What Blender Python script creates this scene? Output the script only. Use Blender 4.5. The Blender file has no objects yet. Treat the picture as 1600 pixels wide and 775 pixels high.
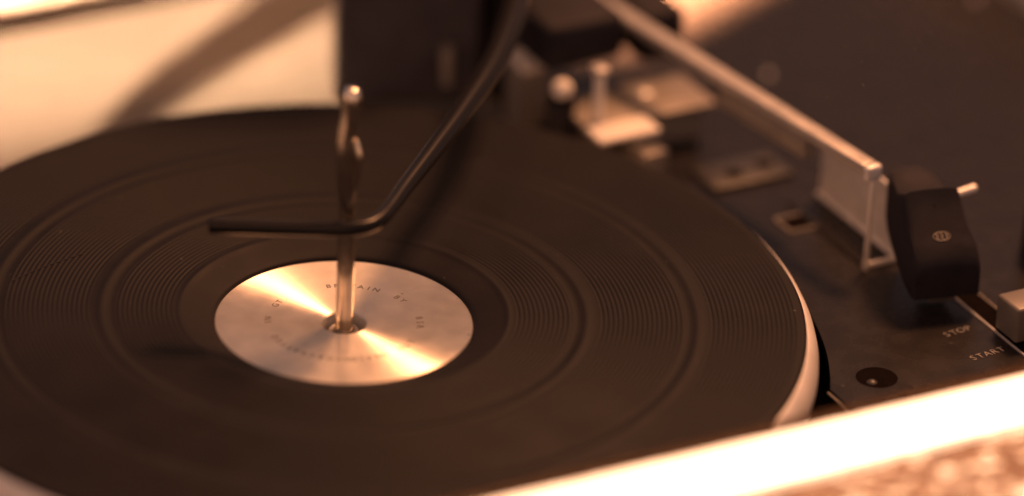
import bpy, bmesh, math, random
from mathutils import Vector, Matrix, Euler
random.seed(7)
S = 0.001                       # all lengths below are millimetres
scene = bpy.context.scene
C = scene.collection

# ------------------------------------------------------------------ camera
cam_d = bpy.data.cameras.new('camera')
cam = bpy.data.objects.new('camera', cam_d)
C.objects.link(cam)
R_ = Vector((0.99902452, 0.02079585, 0.03895564))
U_ = Vector((-0.04415891, 0.47047276, 0.8813089))
F_ = Vector((0.0, 0.88216944, -0.47093214))
M = Matrix((R_, U_, -F_)).transposed().to_4x4()
M.translation = Vector((44.867, -1375.364, 760.596)) * S
cam.matrix_world = M
cam_d.sensor_width = 36
cam_d.lens = 202.5
cam_d.clip_start = 0.05
cam_d.clip_end = 50
cam_d.dof.use_dof = True
cam_d.dof.focus_distance = 1.586
cam_d.dof.aperture_fstop = 2.7
scene.camera = cam

# ------------------------------------------------------------------ world and lamps
world = bpy.data.worlds.new('World')
scene.world = world
world.use_nodes = True
bg = world.node_tree.nodes['Background']
bg.inputs['Color'].default_value = (1.0, 0.68, 0.64, 1)
bg.inputs['Strength'].default_value = 0.22

SEPIA = (1.0, 0.41, 0.175)
SUNNY = (1.0, 0.54, 0.285)
TH = math.radians(29.5)
CU, SU = math.cos(TH), math.sin(TH)


def W(u, v, z=0.0):
    """case frame (u along the front rail, v towards the back) to world, mm"""
    return Vector((u * CU - v * SU, u * SU + v * CU, z))


def lamp(name, target, direction, dist, sx, sy, power, spread, up=None, color=SEPIA):
    d = bpy.data.lights.new(name, 'AREA')
    d.shape = 'RECTANGLE'
    d.size, d.size_y = sx * S, sy * S
    d.energy = power
    d.color = color
    d.spread = math.radians(spread)
    o = bpy.data.objects.new(name, d)
    C.objects.link(o)
    zax = Vector(direction).normalized()
    up = Vector(up) if up is not None else Vector((0, 0, 1))
    xax = up.cross(zax).normalized()
    yax = zax.cross(xax)
    m = Matrix((xax, yax, zax)).transposed().to_4x4()
    m.translation = (Vector(target) + zax * dist) * S
    o.matrix_world = m
    return o


# low sun through a window: on the back of the deck, on a patch beside the tonearm pivot, on the front rail
lamp('window_beam', (-95, 185, -9), (-0.32, 0.56, 0.77), 700, 275, 96, 0.80, 4.5, up=(-0.407, 0.914, 0), color=SUNNY)
lamp('patch_beam', (95, 286, -9), (0.354, 0.487, 0.80), 700, 70, 130, 7.5, 3.2, up=(0.588, 0.809, 0))
lamp('rail_beam', W(60, -214, 20), (0.60, 0.30, 0.74), 600, 560, 160, 2.6, 4, up=(-SU, CU, 0), color=(1.0, 0.62, 0.40))
# small bright pane, the broad dim window round it, and a soft window at the side
lamp('small_pane', (0, 0, 0), (0.36, 0.47, 0.80), 900, 150, 130, 9.5, 180)
lamp('large_window', (30, 40, 0), (0.10, 0.52, 0.85), 900, 420, 330, 2.2, 180)
lamp('side_window', (40, 20, 0), (-0.10, -0.66, 0.60), 900, 640, 260, 1.9, 180)

scene.view_settings.view_transform = 'Standard'
scene.view_settings.look = 'None'
scene.view_settings.exposure = 0.0
scene.view_settings.gamma = 1.0
scene.view_settings.use_curve_mapping = False


# ------------------------------------------------------------------ materials
def mat(name, base, rough=0.5, metal=0.0, spec=0.5, noise=0.0, nscale=300.0, bump=0.0, bscale=900.0,
        rvar=0.0, aniso=None, coat=0.0, dust=0.0, rings=False):
    m = bpy.data.materials.new(name)
    m.use_nodes = True
    nt = m.node_tree
    b = nt.nodes['Principled BSDF']
    b.inputs['Roughness'].default_value = rough
    b.inputs['Metallic'].default_value = metal
    b.inputs['Specular IOR Level'].default_value = spec
    b.inputs['Coat Weight'].default_value = coat
    b.inputs['Base Color'].default_value = (*base, 1)
    tc = nt.nodes.new('ShaderNodeTexCoord')
    if noise or rvar:
        n = nt.nodes.new('ShaderNodeTexNoise')
        n.inputs['Scale'].default_value = nscale
        n.inputs['Detail'].default_value = 6
        nt.links.new(tc.outputs['Object'], n.inputs['Vector'])
        if noise:
            r = nt.nodes.new('ShaderNodeMapRange')
            r.inputs['From Min'].default_value = 0.3
            r.inputs['From Max'].default_value = 0.7
            r.inputs['To Min'].default_value = 1 - noise
            r.inputs['To Max'].default_value = 1 + noise
            nt.links.new(n.outputs['Fac'], r.inputs['Value'])
            mx = nt.nodes.new('ShaderNodeMix')
            mx.data_type = 'RGBA'
            mx.blend_type = 'MULTIPLY'
            mx.inputs[0].default_value = 1
            mx.inputs[6].default_value = (*base, 1)
            nt.links.new(r.outputs['Result'], mx.inputs[7])
            nt.links.new(mx.outputs[2], b.inputs['Base Color'])
        if rvar:
            r2 = nt.nodes.new('ShaderNodeMapRange')
            r2.inputs['From Min'].default_value = 0.3
            r2.inputs['From Max'].default_value = 0.7
            r2.inputs['To Min'].default_value = max(0.02, rough - rvar)
            r2.inputs['To Max'].default_value = rough + rvar
            nt.links.new(n.outputs['Fac'], r2.inputs['Value'])
            nt.links.new(r2.outputs['Result'], b.inputs['Roughness'])
    if bump:
        n2 = nt.nodes.new('ShaderNodeTexNoise')
        n2.inputs['Scale'].default_value = bscale
        n2.inputs['Detail'].default_value = 4
        nt.links.new(tc.outputs['Object'], n2.inputs['Vector'])
        bp = nt.nodes.new('ShaderNodeBump')
        bp.inputs['Strength'].default_value = bump
        bp.inputs['Distance'].default_value = 0.0003
        nt.links.new(n2.outputs['Fac'], bp.inputs['Height'])
        nt.links.new(bp.outputs['Normal'], b.inputs['Normal'])
    if dust:
        src = b.inputs['Base Color'].links[0].from_socket
        vo = nt.nodes.new('ShaderNodeTexVoronoi')
        vo.inputs['Scale'].default_value = 260
        nt.links.new(tc.outputs['Object'], vo.inputs['Vector'])
        sz = nt.nodes.new('ShaderNodeSeparateColor')
        nt.links.new(vo.outputs['Color'], sz.inputs['Color'])
        thr = nt.nodes.new('ShaderNodeMapRange')          # speck size differs from cell to cell, many cells have none
        thr.inputs['From Min'].default_value = 0.55
        thr.inputs['To Max'].default_value = 0.12
        nt.links.new(sz.outputs['Red'], thr.inputs['Value'])
        lt = nt.nodes.new('ShaderNodeMath')
        lt.operation = 'LESS_THAN'
        nt.links.new(vo.outputs['Distance'], lt.inputs[0])
        nt.links.new(thr.outputs['Result'], lt.inputs[1])
        am = nt.nodes.new('ShaderNodeMath')
        am.operation = 'MULTIPLY'
        nt.links.new(lt.outputs[0], am.inputs[0])
        nt.links.new(sz.outputs['Green'], am.inputs[1])
        mx2 = nt.nodes.new('ShaderNodeMix')
        mx2.data_type = 'RGBA'
        nt.links.new(am.outputs[0], mx2.inputs[0])
        nt.links.new(src, mx2.inputs[6])
        mx2.inputs[7].default_value = (dust, dust * 0.97, dust * 0.92, 1)
        nt.links.new(mx2.outputs[2], b.inputs['Base Color'])
    if rings:                                              # fine turning marks round the centre
        vm = nt.nodes.new('ShaderNodeVectorMath')
        vm.operation = 'LENGTH'
        nt.links.new(tc.outputs['Object'], vm.inputs[0])
        n3 = nt.nodes.new('ShaderNodeTexNoise')
        n3.noise_dimensions = '1D'
        n3.inputs['Scale'].default_value = 2600
        n3.inputs['Detail'].default_value = 3
        nt.links.new(vm.outputs['Value'], n3.inputs['W'])
        b3 = nt.nodes.new('ShaderNodeBump')
        b3.inputs['Strength'].default_value = 0.25
        b3.inputs['Distance'].default_value = 0.00006
        nt.links.new(n3.outputs['Fac'], b3.inputs['Height'])
        if b.inputs['Normal'].links:
            nt.links.new(b.inputs['Normal'].links[0].from_socket, b3.inputs['Normal'])
        nt.links.new(b3.outputs['Normal'], b.inputs['Normal'])
    if aniso is not None:
        b.inputs['Anisotropic'].default_value = aniso
        b.inputs['Anisotropic Rotation'].default_value = 0.25
        t = nt.nodes.new('ShaderNodeTangent')
        t.direction_type = 'RADIAL'
        t.axis = 'Z'
        nt.links.new(t.outputs['Tangent'], b.inputs['Tangent'])
    return m


M_RUBBER = mat('rubber', (0.0092, 0.0084, 0.0104), 0.60, spec=0.12, noise=0.30, nscale=60, rvar=0.06, bump=0.12, bscale=1500, dust=0.06)
M_DISC = mat('turned_aluminium', (0.86, 0.80, 0.70), 0.40, metal=0.78, noise=0.10, nscale=160, rvar=0.025, aniso=1.0, bump=0.05, bscale=2500, dust=0.25, rings=True)
M_RIM = mat('rim_aluminium', (0.80, 0.78, 0.76), 0.38, metal=0.2, noise=0.08, nscale=90, rvar=0.05)
M_STEEL = mat('bright_steel', (0.82, 0.74, 0.64), 0.19, metal=1.0, noise=0.10, nscale=200, rvar=0.05)
M_DARKSTEEL = mat('black_lacquered_steel', (0.011, 0.0102, 0.011), 0.27, spec=0.16)
M_BLACK = mat('black_plastic', (0.019, 0.0178, 0.023), 0.62, spec=0.12, noise=0.25, nscale=120, rvar=0.08, bump=0.1)
M_PANEL = mat('dark_panel_metal', (0.0140, 0.0120, 0.0125), 0.27, metal=0.0, spec=0.25, noise=0.10, nscale=140, rvar=0.03, bump=0.12, bscale=1800, dust=0.05)
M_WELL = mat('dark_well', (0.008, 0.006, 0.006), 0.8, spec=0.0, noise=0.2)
M_CREAM = mat('cream_plastic', (0.78, 0.74, 0.68), 0.45, noise=0.04, nscale=80, bump=0.08)
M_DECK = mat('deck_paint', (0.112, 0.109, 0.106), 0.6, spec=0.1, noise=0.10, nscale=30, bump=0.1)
M_LIP = mat('brown_edging', (0.030, 0.016, 0.009), 0.8, spec=0.0, noise=0.35, nscale=500, bump=0.3)
M_ARM = mat('satin_arm_metal', (0.42, 0.40, 0.38), 0.34, metal=0.35, noise=0.10, nscale=200, rvar=0.05)
M_BRACKET = mat('plated_bracket', (0.52, 0.50, 0.48), 0.33, metal=0.5, noise=0.12, nscale=150, rvar=0.06)
M_BROWNPLATE = mat('dull_plate', (0.24, 0.22, 0.20), 0.42, metal=0.3, noise=0.15, nscale=120)
M_INK = mat('printing_ink', (0.09, 0.075, 0.065), 0.6, noise=0.35, nscale=900)
M_SILVERINK = mat('silver_print', (0.15, 0.145, 0.14), 0.5, noise=0.6, nscale=1200)
M_PLATE = mat('brown_plate', (0.25, 0.225, 0.20), 0.42, metal=0.25, noise=0.12, nscale=120)
M_BRIGHT = mat('bright_zinc', (0.78, 0.76, 0.73), 0.36, metal=0.25, noise=0.10, nscale=200)
M_ADJ = mat('dark_plate', (0.036, 0.034, 0.034), 0.4, metal=0.25, noise=0.15, nscale=150)
M_KNOB = mat('brown_knob_plastic', (0.16, 0.145, 0.13), 0.42, noise=0.15, nscale=120)


def grille_material():
    m = bpy.data.materials.new('woven_grille_cloth')
    m.use_nodes = True
    nt = m.node_tree
    b = nt.nodes['Principled BSDF']
    b.inputs['Roughness'].default_value = 0.9
    b.inputs['Specular IOR Level'].default_value = 0.0
    tc = nt.nodes.new('ShaderNodeTexCoord')
    mp = nt.nodes.new('ShaderNodeMapping')
    mp.inputs['Rotation'].default_value = (0, 0, -TH)
    mp.inputs['Scale'].default_value = (85, 170, 170)
    nt.links.new(tc.outputs['Object'], mp.inputs['Vector'])
    n = nt.nodes.new('ShaderNodeTexNoise')
    n.inputs['Scale'].default_value = 1.6
    n.inputs['Detail'].default_value = 4
    n.inputs['Roughness'].default_value = 0.6
    nt.links.new(mp.outputs['Vector'], n.inputs['Vector'])
    cr = nt.nodes.new('ShaderNodeValToRGB')
    cr.color_ramp.elements[0].position = 0.38
    cr.color_ramp.elements[0].color = (0.048, 0.026, 0.017, 1)
    cr.color_ramp.elements[1].position = 0.64
    cr.color_ramp.elements[1].color = (0.34, 0.31, 0.27, 1)
    e = cr.color_ramp.elements.new(0.56)
    e.color = (0.095, 0.055, 0.037, 1)
    nt.links.new(n.outputs['Fac'], cr.inputs['Fac'])
    nt.links.new(cr.outputs['Color'], b.inputs['Base Color'])
    return m


M_GRILLE = grille_material()


# ------------------------------------------------------------------ mesh helpers
def thing(name, label, cat, loc=(0, 0, 0), group=None):
    o = bpy.data.objects.new(name, None)
    o.empty_display_size = 0.01
    C.objects.link(o)
    o.location = Vector(loc) * S
    o['label'] = label
    o['category'] = cat
    if group:
        o['group'] = group
    return o


def world_loc(o):
    p = Vector((0, 0, 0))
    while o is not None:
        p += o.location
        o = o.parent
    return p


def part(name, bm, m, parent=None, smooth=True, angle=35, label=None):
    """bm holds mm coordinates in world space"""
    off = world_loc(parent) if parent else Vector((0, 0, 0))
    bmesh.ops.recalc_face_normals(bm, faces=bm.faces)
    for v in bm.verts:
        v.co = v.co * S - off
    me = bpy.data.meshes.new(name)
    bm.to_mesh(me)
    bm.free()
    me.materials.append(m)
    if smooth:
        me.polygons.foreach_set('use_smooth', [True] * len(me.polygons))
        me.set_sharp_from_angle(angle=math.radians(angle))
    o = bpy.data.objects.new(name, me)
    C.objects.link(o)
    o.parent = parent
    if label:
        o['label'] = label
    return o


def prism(bm, pts, z0, z1, bevel=0.0, seg=2):
    """pts: world xy (mm) outline"""
    lo = [bm.verts.new((p[0], p[1], z0)) for p in pts]
    hi = [bm.verts.new((p[0], p[1], z1)) for p in pts]
    n = len(pts)
    fs = [bm.faces.new(lo[::-1]), bm.faces.new(hi)]
    for i in range(n):
        fs.append(bm.faces.new((lo[i], lo[(i + 1) % n], hi[(i + 1) % n], hi[i])))
    if bevel:
        es = set(e for f in fs for e in f.edges)
        bmesh.ops.bevel(bm, geom=list(es), offset=bevel, segments=seg, profile=0.5, affect='EDGES')
    return bm


def uvbox(u0, u1, v0, v1, z0, z1, bevel=0.4, seg=2, bm=None):
    bm = bm or bmesh.new()
    return prism(bm, [W(u0, v0), W(u1, v0), W(u1, v1), W(u0, v1)], z0, z1, bevel, seg)


def lathe(profile, cx=0, cy=0, seg=96, bm=None, close=False):
    bm = bm or bmesh.new()
    rings = []
    for r, z in profile:
        if r < 1e-6:
            rings.append([bm.verts.new((cx, cy, z))])
        else:
            rings.append([bm.verts.new((cx + r * math.cos(2 * math.pi * i / seg), cy + r * math.sin(2 * math.pi * i / seg), z)) for i in range(seg)])
    pairs = list(zip(rings[:-1], rings[1:]))
    if close:
        pairs.append((rings[-1], rings[0]))
    for a, b in pairs:
        for i in range(seg):
            j = (i + 1) % seg
            if len(a) == 1 and len(b) == 1:
                continue
            if len(a) == 1:
                bm.faces.new((a[0], b[i], b[j]))
            elif len(b) == 1:
                bm.faces.new((a[i], a[j], b[0]))
            else:
                bm.faces.new((a[i], a[j], b[j], b[i]))
    return bm


def tube(path, radii, seg=20, bm=None, flat=1.0):
    bm = bm or bmesh.new()
    pts = [Vector(p) for p in path]
    rings = []
    for k, p in enumerate(pts):
        a = pts[max(0, k - 1)]
        b = pts[min(len(pts) - 1, k + 1)]
        t = (b - a).normalized()
        ref = Vector((0, 0, 1)) if abs(t.z) < 0.9 else Vector((1, 0, 0))
        x = t.cross(ref).normalized()
        y = x.cross(t)
        r = radii[k] if isinstance(radii, (list, tuple)) else radii
        rings.append([bm.verts.new(p + x * r * math.cos(2 * math.pi * i / seg) + y * r * flat * math.sin(2 * math.pi * i / seg)) for i in range(seg)])
    for a, b in zip(rings[:-1], rings[1:]):
        for i in range(seg):
            j = (i + 1) % seg
            bm.faces.new((a[i], a[j], b[j], b[i]))
    bm.faces.new(rings[0][::-1])
    bm.faces.new(rings[-1])
    return bm


def smooth_path(pts, n=10):
    pts = [Vector(p) for p in pts]
    out = []
    for i in range(len(pts) - 1):
        p0 = pts[max(0, i - 1)]
        p1, p2 = pts[i], pts[i + 1]
        p3 = pts[min(len(pts) - 1, i + 2)]
        for k in range(n):
            t = k / n
            out.append(0.5 * ((2 * p1) + (p2 - p0) * t + (2 * p0 - 5 * p1 + 4 * p2 - p3) * t * t + (3 * p1 - p0 - 3 * p2 + p3) * t ** 3))
    out.append(pts[-1])
    return out


def glyph_bm(ch, size, extrude=0.06):
    cu = bpy.data.curves.new('glyph', 'FONT')
    cu.body = ch
    cu.size = size
    cu.extrude = extrude
    cu.align_x = 'CENTER'
    cu.resolution_u = 3
    ob = bpy.data.objects.new('glyph', cu)
    C.objects.link(ob)
    bpy.context.view_layer.update()
    dg = bpy.context.evaluated_depsgraph_get()
    me = bpy.data.meshes.new_from_object(ob.evaluated_get(dg))
    w = ob.dimensions.x
    bm = bmesh.new()
    bm.from_mesh(me)
    bpy.data.objects.remove(ob)
    bpy.data.curves.remove(cu)
    bpy.data.meshes.remove(me)
    return bm, w


def add_to(bm, other, mtx):
    other.transform(mtx)
    me = bpy.data.meshes.new('tmp')
    other.to_mesh(me)
    other.free()
    bm.from_mesh(me)
    bpy.data.meshes.remove(me)


# ------------------------------------------------------------------ record player: deck and case
ZD = -9.0
player = thing('record_player', 'record player case with dark deck panel, white front rail and brown grille strip', 'record player', W(80, 20, -60))

# deck panel, cut round the platter
def arc(a0, a1, n=64):
    out = []
    for k in range(n + 1):
        a = a0 + (a1 - a0) * k / n
        out.append(W(133.4 * math.cos(a), 133.4 * math.sin(a)))
    return out


am = math.asin(74.0 / 133.4)
bm = bmesh.new()
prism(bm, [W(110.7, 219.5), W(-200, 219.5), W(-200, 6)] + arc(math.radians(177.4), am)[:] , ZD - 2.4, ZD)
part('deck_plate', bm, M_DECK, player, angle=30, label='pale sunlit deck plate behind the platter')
pts = [W(111.2, -126), W(292, -126), W(292, 228), W(111.2, 228)]
a0, a1 = am, -math.asin(72.0 / 133.4)
for k in range(97):
    a = a0 + (a1 - a0) * k / 96
    pts.append(W(133.4 * math.cos(a), 133.4 * math.sin(a)))
bm = bmesh.new()
prism(bm, pts, ZD - 2.4, ZD)
deck = part('deck_panel', bm, M_PANEL, player, angle=30)
bm = bmesh.new()
uvbox(-210, 296, -129.5, 233.5, -40, -24, 0, bm=bm)
part('deck_well', bm, M_WELL, player)
# thin bright edge of the panel by the platter well
bm = tube([W(110.6, -73.5, ZD + 0.1), W(110.9, -100, ZD + 0.1), W(111, -125, ZD + 0.1)], 0.32, 8)
part('panel_edge', bm, M_BROWNPLATE, player)

# case rails
def rail_profile(prof, u0, u1, n=2):
    bm = bmesh.new()
    a = [bm.verts.new(W(u0, v, z)) for v, z in prof]
    b = [bm.verts.new(W(u1, v, z)) for v, z in prof]
    k = len(prof)
    for i in range(k):
        bm.faces.new((a[i], a[(i + 1) % k], b[(i + 1) % k], b[i]))
    bm.faces.new(a[::-1])
    bm.faces.new(b)
    return bm


prof = [(-135.0, -58), (-135.0, 23.0), (-135.4, 23.8), (-136.2, 24.0), (-153.5, 24.0), (-154.8, 23.5), (-155.4, 22.2), (-155.6, -58)]
part('front_rail', rail_profile(prof, -260, 300), M_CREAM, player, label='white front rail burnt out by the sun')
prof = [(-128.4, -58)]
for k in range(9):                       # rounded edging strip along the inside of the rail
    a = math.radians(90 * k / 8)
    prof.append((-131.4 + 3.0 * math.cos(a), 21.0 + 2.9 * math.sin(a)))
prof += [(-134.95, 23.88), (-134.95, -58)]
part('rail_edging', rail_profile(prof, -260, 300), M_LIP, player)
part('back_rail', uvbox(-260, 300, 234, 262, -58, -8, 1.2), M_CREAM, player)
part('gap_shade', uvbox(-200, 110, 219.6, 233.9, -13, -9.4, 0.3, 1), M_WELL, player)  # dark strip laid in to give the gap its shade
part('side_wall', uvbox(298, 316, -155, 262, -58, 20, 2.0), M_CREAM, player)
part('side_wall', uvbox(-276, -260.5, -155, 262, -58, 20, 2.0), M_CREAM, player)

# woven speaker grille in front of the rail: a lumpy coarse cloth
bm = bmesh.new()
NU, NV = 260, 26
from mathutils import noise as mnoise
grid = []
for j in range(NV + 1):
    row = []
    for i in range(NU + 1):
        u = -120 + 420 * i / NU
        f = j / NV
        v = -155.8 - 33 * f
        w = W(u, v)
        z = 21.5 - 3.0 * f + 0.5 * math.sin(u * 2.1) * math.sin(v * 2.1) + 0.9 * mnoise.noise(Vector((u * 0.13, v * 0.25, 3.1)))
        row.append(bm.verts.new((w.x, w.y, z)))
    grid.append(row)
for j in range(NV):
    for i in range(NU):
        bm.faces.new((grid[j][i], grid[j][i + 1], grid[j + 1][i + 1], grid[j + 1][i]))
part('speaker_grille', bm, M_GRILLE, player, angle=80, label='mottled brown and cream woven grille strip')
part('front_trim', uvbox(-260, 300, -212, -189, -58, 20.5, 1.5), M_CREAM, player)

# two framed openings in the panel by the arm
def frame(u0, u1, v0, v1, w, h):
    bm = bmesh.new()
    uvbox(u0, u1, v0, v0 + w, ZD - 0.2, ZD + h, 0.15, 1, bm)
    uvbox(u0, u1, v1 - w, v1, ZD - 0.2, ZD + h, 0.15, 1, bm)
    uvbox(u0, u0 + w, v0 + w, v1 - w, ZD - 0.2, ZD + h, 0.15, 1, bm)
    uvbox(u1 - w, u1, v0 + w, v1 - w, ZD - 0.2, ZD + h, 0.15, 1, bm)
    return bm


fr = part('slot_frame', frame(148.8, 162.6, 10.5, 19.9, 0.7, 0.6), M_BROWNPLATE, player)
part('slot_opening', uvbox(149.4, 162.0, 11.1, 19.3, ZD - 0.3, ZD + 0.05, 0), M_WELL, fr)
plate = part('adjustment_plate', uvbox(141.5, 168, 41, 56, ZD - 0.2, ZD + 1.4, 0.4), M_ADJ, player)
for u, v in ((151.4, 47.3), (162.8, 49.3)):
    p = W(u, v)
    part('screw_hole', lathe([(0, ZD + 1.46), (2.5, ZD + 1.46), (2.9, ZD + 1.3)], p.x, p.y, 24), M_WELL, plate)
part('panel_slot', uvbox(162, 180, 94.4, 97.6, ZD - 0.3, ZD + 0.06, 0), M_WELL, player)
for u, v in ((193.9, 99.6), (281.3, 120.4)):
    p = W(u, v)
    part('screw_head', lathe([(0, ZD + 2.2), (0.6, ZD + 2.1), (1.0, ZD + 1.4), (1.1, ZD)], p.x, p.y, 24), M_BRIGHT, player)
# front screw on a flat disc, coloured dark for the shade of its hole
p = W(127.4, -71.6)
rs = part('recess_shade', lathe([(0, ZD + 0.05), (4.6, ZD + 0.08), (5.3, ZD + 0.15), (5.8, ZD + 0.02)], p.x, p.y, 40), M_WELL, player)
part('recess_screw', lathe([(0, ZD + 0.7), (0.8, ZD + 0.65), (1.5, ZD + 0.1)], p.x - 1.4, p.y - 2.8, 24), M_ADJ, rs)
# lever track on the right, with its bright edge
tr = part('lever_track', uvbox(171.6, 178.4, -92, -36, ZD - 0.3, ZD + 0.06, 0), M_WELL, player)
part('track_edge', uvbox(170.9, 171.6, -92, -36, ZD - 0.2, ZD + 0.5, 0.15, 1), M_BRACKET, tr)
part('track_edge', uvbox(178.4, 179.0, -92, -36, ZD - 0.2, ZD + 0.5, 0.15, 1), M_BROWNPLATE, tr)


def deck_text(txt, u, v, size, ang=0.0):
    bm = bmesh.new()
    x = 0.0
    for ch in txt:
        g, w = glyph_bm(ch, size, 0.08)
        add_to(bm, g, Matrix.Translation((x, 0, 0)))
        x += size * 0.70
    p = W(u, v, ZD + 0.10)
    bm.transform(Matrix.Translation(p) @ Matrix.Rotation(TH + ang, 4, 'Z'))
    return part('lettering', bm, M_SILVERINK, player, smooth=False)


deck_text('STOP', 158.0, -60.2, 3.5, math.radians(6))
deck_text('START', 157.6, -74.6, 3.5, math.radians(6))

# unseen rod added behind the deck to throw a streak of shade over it
bm = tube([(-150, 150, 118), (-128, 188, 100), (-96, 226, 80), (-48, 274, 56), (-24, 306, 46), (-14, 316, -10)], [2.0, 4.0, 7.5, 11.0, 11.0, 10.0], 16)
part('shade_rod', bm, M_DARKSTEEL, player)

# ------------------------------------------------------------------ platter
platter = thing('platter', 'round turntable platter with black ribbed rubber mat and shining aluminium centre', 'turntable platter', (0, 0, 0))
prof = [(0, -8.4), (120, -8.4), (128.0, -8.0), (129.4, -7.0), (129.9, -5.0), (129.8, -2.6), (129.1, 0.0), (128.0, 2.2), (126.9, 3.3), (126.4, 3.6), (120, 3.4), (100, 0.0), (36, -1.6), (8, -4.7), (0, -5.0)]
part('rim', lathe(prof, seg=256), M_RIM, platter, angle=40)


def mat_z(r):
    z = 4.75 - 1.6 * max(0.0, min(1.0, (45.0 - r) / 6.0))
    # two broad ribs
    for rr in (66.2, 96.6):
        z += 0.34 * math.exp(-((r - rr) / 1.3) ** 2) - 0.22 * math.exp(-((r - rr + 2.6) / 1.4) ** 2)
    z += 0.2 * math.exp(-((r - 44.6) / 0.9) ** 2)
    # fine grooves between them
    for lo, hi in ((46.5, 62.5), (69.5, 93.0), (99.5, 124.0)):
        if lo < r < hi:
            k = min(1.0, (r - lo) / 0.8, (hi - r) / 0.8)
            z += 0.115 * k * math.sin(2 * math.pi * (r - lo) / 1.32)
    return z


prof = [(34.9, -0.2), (35.1, 1.0), (35.35, 1.75), (35.9, 2.2), (36.8, 2.5), (38.5, 3.0)]
r = 40.2
while r < 125.2:
    prof.append((r, mat_z(r)))
    r += 0.22
prof += [(125.8, 4.5), (126.2, 4.1), (126.3, 3.4)]
part('rubber_mat', lathe(prof, seg=288), M_RUBBER, platter, angle=60)

# paler arc laid on as a glint on the left of the mat
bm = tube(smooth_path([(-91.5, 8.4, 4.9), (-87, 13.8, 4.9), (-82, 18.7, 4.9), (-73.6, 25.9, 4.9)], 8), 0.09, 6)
part('glint_arc', bm, M_ADJ, platter)
disc = part('centre_disc', lathe([(6.0, -4.5), (6.05, 0.5), (6.35, 0.95), (6.8, 1.15), (35.3, 1.15)], seg=192), M_DISC, platter, angle=25)
part('spindle_bush', lathe([(2.3, -2.2), (3.0, -1.2), (3.9, -1.0), (4.4, -1.6), (4.6, -4.5), (6.2, -4.6)], seg=64), M_BROWNPLATE, platter)


def ring_text(txt, centre_deg, radius, size, pitch):
    bm = bmesh.new()
    n = len(txt)
    for i, ch in enumerate(txt):
        if ch == ' ':
            continue
        a = math.radians(centre_deg - (i - (n - 1) / 2) * pitch)
        g, w = glyph_bm(ch, size, 0.02)
        m = Matrix.Translation((radius * math.cos(a), radius * math.sin(a), 1.18)) @ Matrix.Rotation(a - math.pi / 2, 4, 'Z')
        add_to(bm, g, m)
    part('lettering', bm, M_INK, disc, smooth=False)


for txt, deg, pitch in (('BRITAIN', 86, 6.2), ('BY', 45, 6.6), ('BSR', 5, 6.8), ('LTD', -33, 6.6), ('DESIGNED', -77, 5.9), ('&', -105, 6), ('CRAFTED', -132, 6.6), ('IN', -178, 6), ('GT.', 151, 6.4)):
    ring_text(txt, deg, 19.9, 2.7, pitch)

# ------------------------------------------------------------------ spindle
sp = thing('spindle', 'tall bright steel record changer spindle standing in the centre hole', 'spindle', (0, 0, -4))
bm = bmesh.new()
# lower shaft
lathe([(0, -4), (2.4, -4), (2.4, 33), (2.25, 34.2)], seg=48, bm=bm)
part('shaft', bm, M_STEEL, sp)
# upper part: shaft leaning aside into the offset shelf, then the rounded tip
bm = bmesh.new()
path, rad = [], []
for z, dx, r_ in ((33.5, 0.0, 2.25), (40, -0.2, 2.35), (46, -0.6, 2.6), (52, -0.9, 2.75), (57, -0.7, 2.6), (62, -0.1, 2.35), (66, 0.3, 2.35), (69, 0.35, 2.45), (71.2, 0.35, 2.45), (72.3, 0.35, 2.0), (72.7, 0.35, 0.9)):
    path.append((dx, 0, z))
    rad.append(r_)
tube(path, rad, 32, bm)
part('tip', bm, M_STEEL, sp, angle=60)
bm = bmesh.new()
tube([(2.2, -0.9, 43), (2.75, -1.1, 48), (2.8, -1.1, 53), (2.0, -0.9, 57.5)], [0.5, 1.05, 1.15, 0.5], 14, bm)
part('release_pawl', bm, M_STEEL, sp)

# ------------------------------------------------------------------ overarm
M_COL = mat('column_plastic', (0.056, 0.052, 0.062), 0.6, spec=0.2, noise=0.2, nscale=100)
ov = thing('overarm', 'dark bent steel overarm reaching in front of the spindle from its black column', 'overarm', (20, 160, ZD))
ctrl = [(-36.2, -8.4, 33.6), (-22, -8.3, 33.8), (-8, -8.2, 34.0), (-1.0, -7.9, 34.0), (4.6, -6.2, 34.0), (8.6, -1.8, 34.0), (11.6, 5.8, 34.2), (15.2, 17.5, 34.6), (22, 38, 35.5), (30, 63, 36.5), (38, 92, 38), (43, 126, 40), (42, 150, 42), (40, 170, 43)]
path = smooth_path(ctrl, 8)
rad = [2.2 + 1.9 * max(0.0, min(1.0, (p.y - 5) / 110)) for p in path]
rod = part('rod', tube(path, rad, 24), M_DARKSTEEL, ov, angle=70)
part('rod_end', tube([(-36.9, -8.4, 33.6), (-36.1, -8.4, 33.6)], [1.6, 2.25], 24), M_DARKSTEEL, rod)
bm = bmesh.new()
prism(bm, [(-9.5, 152), (33, 156.3), (30, 190), (-12.5, 187)], ZD, 110, 2.0, 3)
part('support_column', bm, M_COL, ov)
part('pivot_tube', lathe([(0, ZD), (7.0, ZD), (7.0, 84), (6.0, 86), (0, 86)], 38, 172, 48), M_BLACK, ov)
part('column_gleam', tube([(23.5, 150.5, 0), (23.2, 150.5, 12)], [1.6, 2.2], 16), M_BROWNPLATE, ov)  # brown peg put in as a gleam on the column

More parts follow.
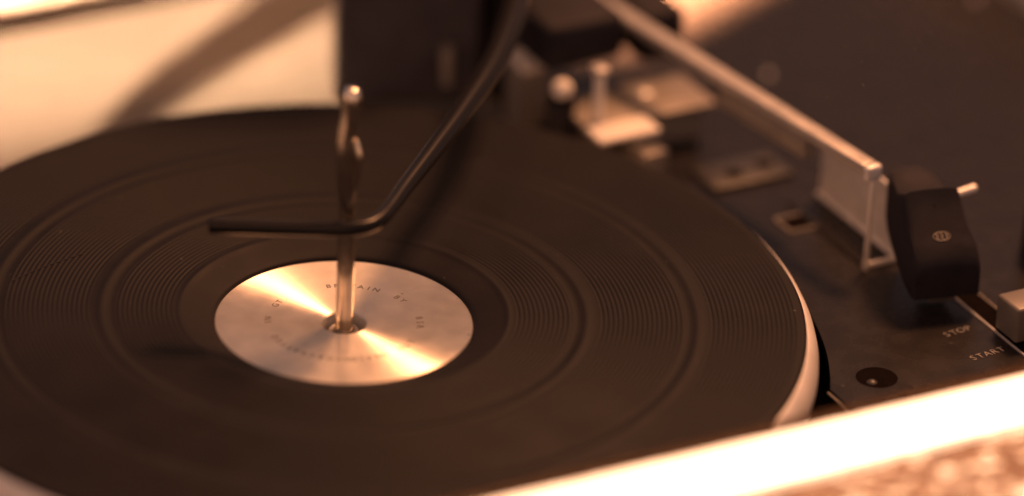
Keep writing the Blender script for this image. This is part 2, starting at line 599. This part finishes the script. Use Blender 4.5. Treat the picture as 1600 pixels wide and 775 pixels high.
# ------------------------------------------------------------------ tonearm with headshell
ta = thing('tonearm', 'straight satin metal tonearm with black curved headshell, lying on its rest', 'tonearm', W(135, 108, ZD))
aF, aB = W(157.2, -15.0), W(137.5, 128.0)
dirn = (aB - aF).normalized()
nrm = Vector((-dirn.y, dirn.x, 0))
bm = bmesh.new()
prism(bm, [(aF + nrm * 2.7).xy, (aF - nrm * 2.7).xy, (aB - nrm * 2.9).xy, (aB + nrm * 2.9).xy], 21.0, 24.0, 0.7, 3)
part('arm_bar', bm, M_ARM, ta)
k0, k1 = aF + dirn * 26, aF + dirn * 66
bm = bmesh.new()
prism(bm, [(k0 + nrm * 2.2).xy, (k0 - nrm * 2.2).xy, (k1 - nrm * 2.2).xy, (k1 + nrm * 2.2).xy], 14.0, 20.6, 0.5, 2)
part('arm_skirt', bm, M_PLATE, ta)
bm = bmesh.new()
q = aF - dirn * 1.3
prism(bm, [(q + nrm * 2.9 - dirn * 1.6).xy, (q - nrm * 2.6 - dirn * 1.6).xy, (q - nrm * 2.6 + dirn * 1.2).xy, (q + nrm * 2.9 + dirn * 1.2).xy], 19.4, 24.2, 1.0, 3)
part('arm_tip', bm, M_BRIGHT, ta)

# headshell: loft along its own axis
hA, hB = Vector((157.6, 67.5, 0)), Vector((166.4, 38.6, 0))
hd = (hB - hA).normalized()
hn = Vector((-hd.y, hd.x, 0))          # to the arm's right, seen from the front
secs = []
Lh = (hB - hA).length
rows = [  # s, half width, top z, bottom z
    (-5.0, 5.8, 18.6, 12.0), (-3.0, 7.2, 20.4, 9.5), (0.0, 8.2, 21.0, 7.0), (4.0, 8.8, 20.8, 4.5), (9.0, 9.2, 19.6, 2.5),
    (15.0, 9.5, 22.4, 0.0), (21.0, 9.7, 14.6, -2.0), (26.0, 9.9, 11.4, -3.0), (28.6, 9.9, 8.9, -3.4), (Lh, 9.8, 6.9, -3.4), (Lh + 0.9, 9.5, 4.6, -3.2)]
bm = bmesh.new()
rings = []
for s, hw, zt, zb in rows:
    c = hA + hd * s
    cr = 2.2
    sec = []
    hr = hw * (0.55 + 0.43 * max(0.0, min(1.0, s / 26.0)))      # narrower on the finger-lift side at the back
    for (x, z) in ((-hw, zb), (hr, zb), (hr, zt - cr), (hr - cr * .3, zt - cr * .3), (hr - cr, zt), (hr * .4, zt + .25), (-hw * .4, zt + .25), (-hw + cr, zt), (-hw + cr * .3, zt - cr * .3), (-hw, zt - cr)):
        sec.append(bm.verts.new(c + hn * x + Vector((0, 0, z))))
    rings.append(sec)
for a, b in zip(rings[:-1], rings[1:]):
    for i in range(len(a)):
        j = (i + 1) % len(a)
        bm.faces.new((a[i], a[j], b[j], b[i]))
bm.faces.new(rings[0][::-1])
bm.faces.new(rings[-1])
hs = part('headshell', bm, M_BLACK, ta, angle=42)


def on_shell(s, x, lift):
    """point on the sloping top of the shell"""
    for (s0, _, z0, _), (s1, _, z1, _) in zip(rows[:-1], rows[1:]):
        if s0 <= s <= s1:
            z = z0 + (z1 - z0) * (s - s0) / (s1 - s0)
            break
    c = hA + hd * s + hn * x
    return Vector((c.x, c.y, z + 0.25 + lift))


# little oval badge, a thin ring round three strokes
bm = bmesh.new()
ring = [on_shell(24.6 + 1.15 * math.sin(t), -0.5 + 2.5 * math.cos(t), 0.1) for t in [2 * math.pi * k / 28 for k in range(29)]]
tube(ring, 0.17, 8, bm)
em = part('badge', bm, M_KNOB, hs)
bm = bmesh.new()
for x in (-1.9, -0.5, 0.9):
    tube([on_shell(23.9, x - 0.35, 0.08), on_shell(24.5, x + 0.45, 0.08), on_shell(24.8, x - 0.35, 0.08), on_shell(25.4, x + 0.4, 0.08)], 0.19, 6, bm)
part('badge_letter', bm, M_BROWNPLATE, em)
part('shell_ridge', tube([on_shell(11, -0.6, 0.0), on_shell(18, -0.6, 0.0)], 0.25, 8), M_DARKSTEEL, hs)
bm = tube([(160.5, 59.0, 14.6), (174.4, 68.6, 15.4), (174.9, 68.9, 15.4)], [1.15, 1.25, 0.7], 16)
part('finger_lift', bm, M_BRIGHT, ta, label='short bright finger lift')
# small cartridge under the shell
bm = bmesh.new()
c0, c1 = hA + hd * 18, hA + hd * 28
prism(bm, [(c0 - hn * 4).xy, (c1 - hn * 4).xy, (c1 + hn * 4).xy, (c0 + hn * 4).xy], -6.6, -2.5, 0.5)
part('cartridge', bm, M_BROWNPLATE, ta)

# pivot yoke of the arm
bm = uvbox(111, 137.5, 89.5, 124, 13.5, 28, 2.5, 3)
yk = part('pivot_housing', bm, M_BLACK, ta)
part('pivot_housing', uvbox(145.5, 160, 93, 126, 8, 24, 2.0, 3), M_BLACK, ta)
part('counterweight', uvbox(126, 150, 130, 160, 10, 30, 3, 3), M_BLACK, ta)

# ------------------------------------------------------------------ arm pivot base on the deck
pb = thing('pivot_base', 'low metal pivot bracket under the back of the tonearm with flange coloured pale as sunlit', 'bracket', W(135, 85, ZD))
part('base_plate', uvbox(115, 158, 69.8, 91, 2.4, 4.0, 0.4), M_PLATE, pb)
part('base_block', uvbox(119, 155, 73, 90, ZD + 0.05, 2.4, 0.5), M_BROWNPLATE, pb)
part('sunlit_flange', uvbox(113.5, 133.5, 59.8, 69.6, 3.6, 5.0, 0.5), M_CREAM, pb)  # cream colour stands in for sun on the flange
part('flange_step', uvbox(125.5, 133.5, 55.0, 59.7, ZD + 0.05, 0.0, 0.4), M_BROWNPLATE, pb)
part('flange_block', uvbox(125.5, 133.0, 60.0, 69.4, ZD + 0.05, 3.6, 0.4), M_BROWNPLATE, pb)
p = W(141, 84)
part('plate_screw', lathe([(0, 5.2), (2.2, 5.0), (3.4, 4.2), (3.6, 3.9)], p.x, p.y, 24), M_ARM, pb)
part('upright', uvbox(118.2, 120.2, 70.6, 74, 4.0, 19.5, 0.3), M_CREAM, pb)
part('upright_head', uvbox(117.6, 122, 71, 76, 19.5, 21.6, 0.6), M_BRACKET, pb)
p = W(113, 83)
part('stud', lathe([(0, ZD), (4.0, ZD), (4.0, 8.5)], p.x, p.y, 24), M_BLACK, pb)
bm = bmesh.new()
bmesh.ops.create_uvsphere(bm, u_segments=20, v_segments=12, radius=3.1)
bm.transform(Matrix.Translation((p.x, p.y, 11.2)))
part('stud_knob', bm, M_CREAM, pb)

# small wedge shaped trip switch behind the platter
tsw = thing('trip_switch', 'small wedge topped box behind the platter, beside the tonearm pivot', 'switch', W(113, 104, ZD))
bm = bmesh.new()
b = [W(109, 100), W(118.5, 100), W(118.5, 110), W(109, 110)]
lo = [bm.verts.new((q.x, q.y, ZD)) for q in b]
hi = [bm.verts.new((b[i].x, b[i].y, z)) for i, z in enumerate((9.0, 9.5, 12.5, 11.0))]
bm.faces.new(lo[::-1])
bm.faces.new(hi)
for i in range(4):
    bm.faces.new((lo[i], lo[(i + 1) % 4], hi[(i + 1) % 4], hi[i]))
part('housing', bm, M_BROWNPLATE, tsw, smooth=False)
bm = bmesh.new()
lo = [bm.verts.new((q.x, q.y, q.z + 0.02)) for q in [Vector((v[0].x, v[0].y, v[1])) for v in zip(b, (9.0, 9.5, 12.5, 11.0))]]
hi = [bm.verts.new(v.co + Vector((0, 0, 1.6))) for v in lo]
bm.faces.new(lo[::-1])
bm.faces.new(hi)
for i in range(4):
    bm.faces.new((lo[i], lo[(i + 1) % 4], hi[(i + 1) % 4], hi[i]))
part('lit_cap', bm, M_CREAM, tsw, smooth=False)  # cream slab carries the light on the sloping top in its colour

# ------------------------------------------------------------------ arm rest
ar = thing('arm_rest', 'folded sheet metal arm rest with bright edges under the tonearm tip', 'arm rest', W(162, 5, ZD))
part('foot', uvbox(157.2, 168.6, -15.2, 27, ZD + 0.02, ZD + 0.7, 0.2, 1), M_PANEL, ar)
part('foot_edge', uvbox(157.0, 170.0, -16.6, -15.3, ZD + 0.02, ZD + 1.5, 0.25, 2), M_CREAM, ar)
part('web', uvbox(168.0, 169.0, -15.2, 27, ZD + 0.8, 12.0, 0.2, 1), M_BRIGHT, ar)
part('web_edge', uvbox(166.9, 167.9, -15.2, 27, ZD + 0.75, ZD + 1.8, 0.25, 1), M_BRIGHT, ar)
part('post', uvbox(156.3, 157.7, -17.8, -16.7, ZD + 0.02, 21.5, 0.3, 2), M_CREAM, ar)

# ------------------------------------------------------------------ knobs on the right
kn = thing('control_lever', 'square brown plastic lever knob beside the START lettering', 'lever', W(178, -60, ZD))
part('lever_cap', uvbox(171.5, 192, -73, -62, ZD + 0.8, 2.6, 1.0, 3), M_KNOB, kn)
part('lever_base', uvbox(180, 196, -70.0, -52, ZD + 0.05, ZD + 2.0, 0.6), M_BLACK, kn)
rk = thing('rotary_knob', 'round black control knob at the right edge of the deck panel', 'knob', W(205.5, -25, ZD))
p = W(212, -30)
part('knob_cap', lathe([(0, 7), (7.5, 7), (8.6, 6.2), (9.4, ZD + 1), (9.4, ZD)], p.x, p.y, 40), M_BLACK, rk)
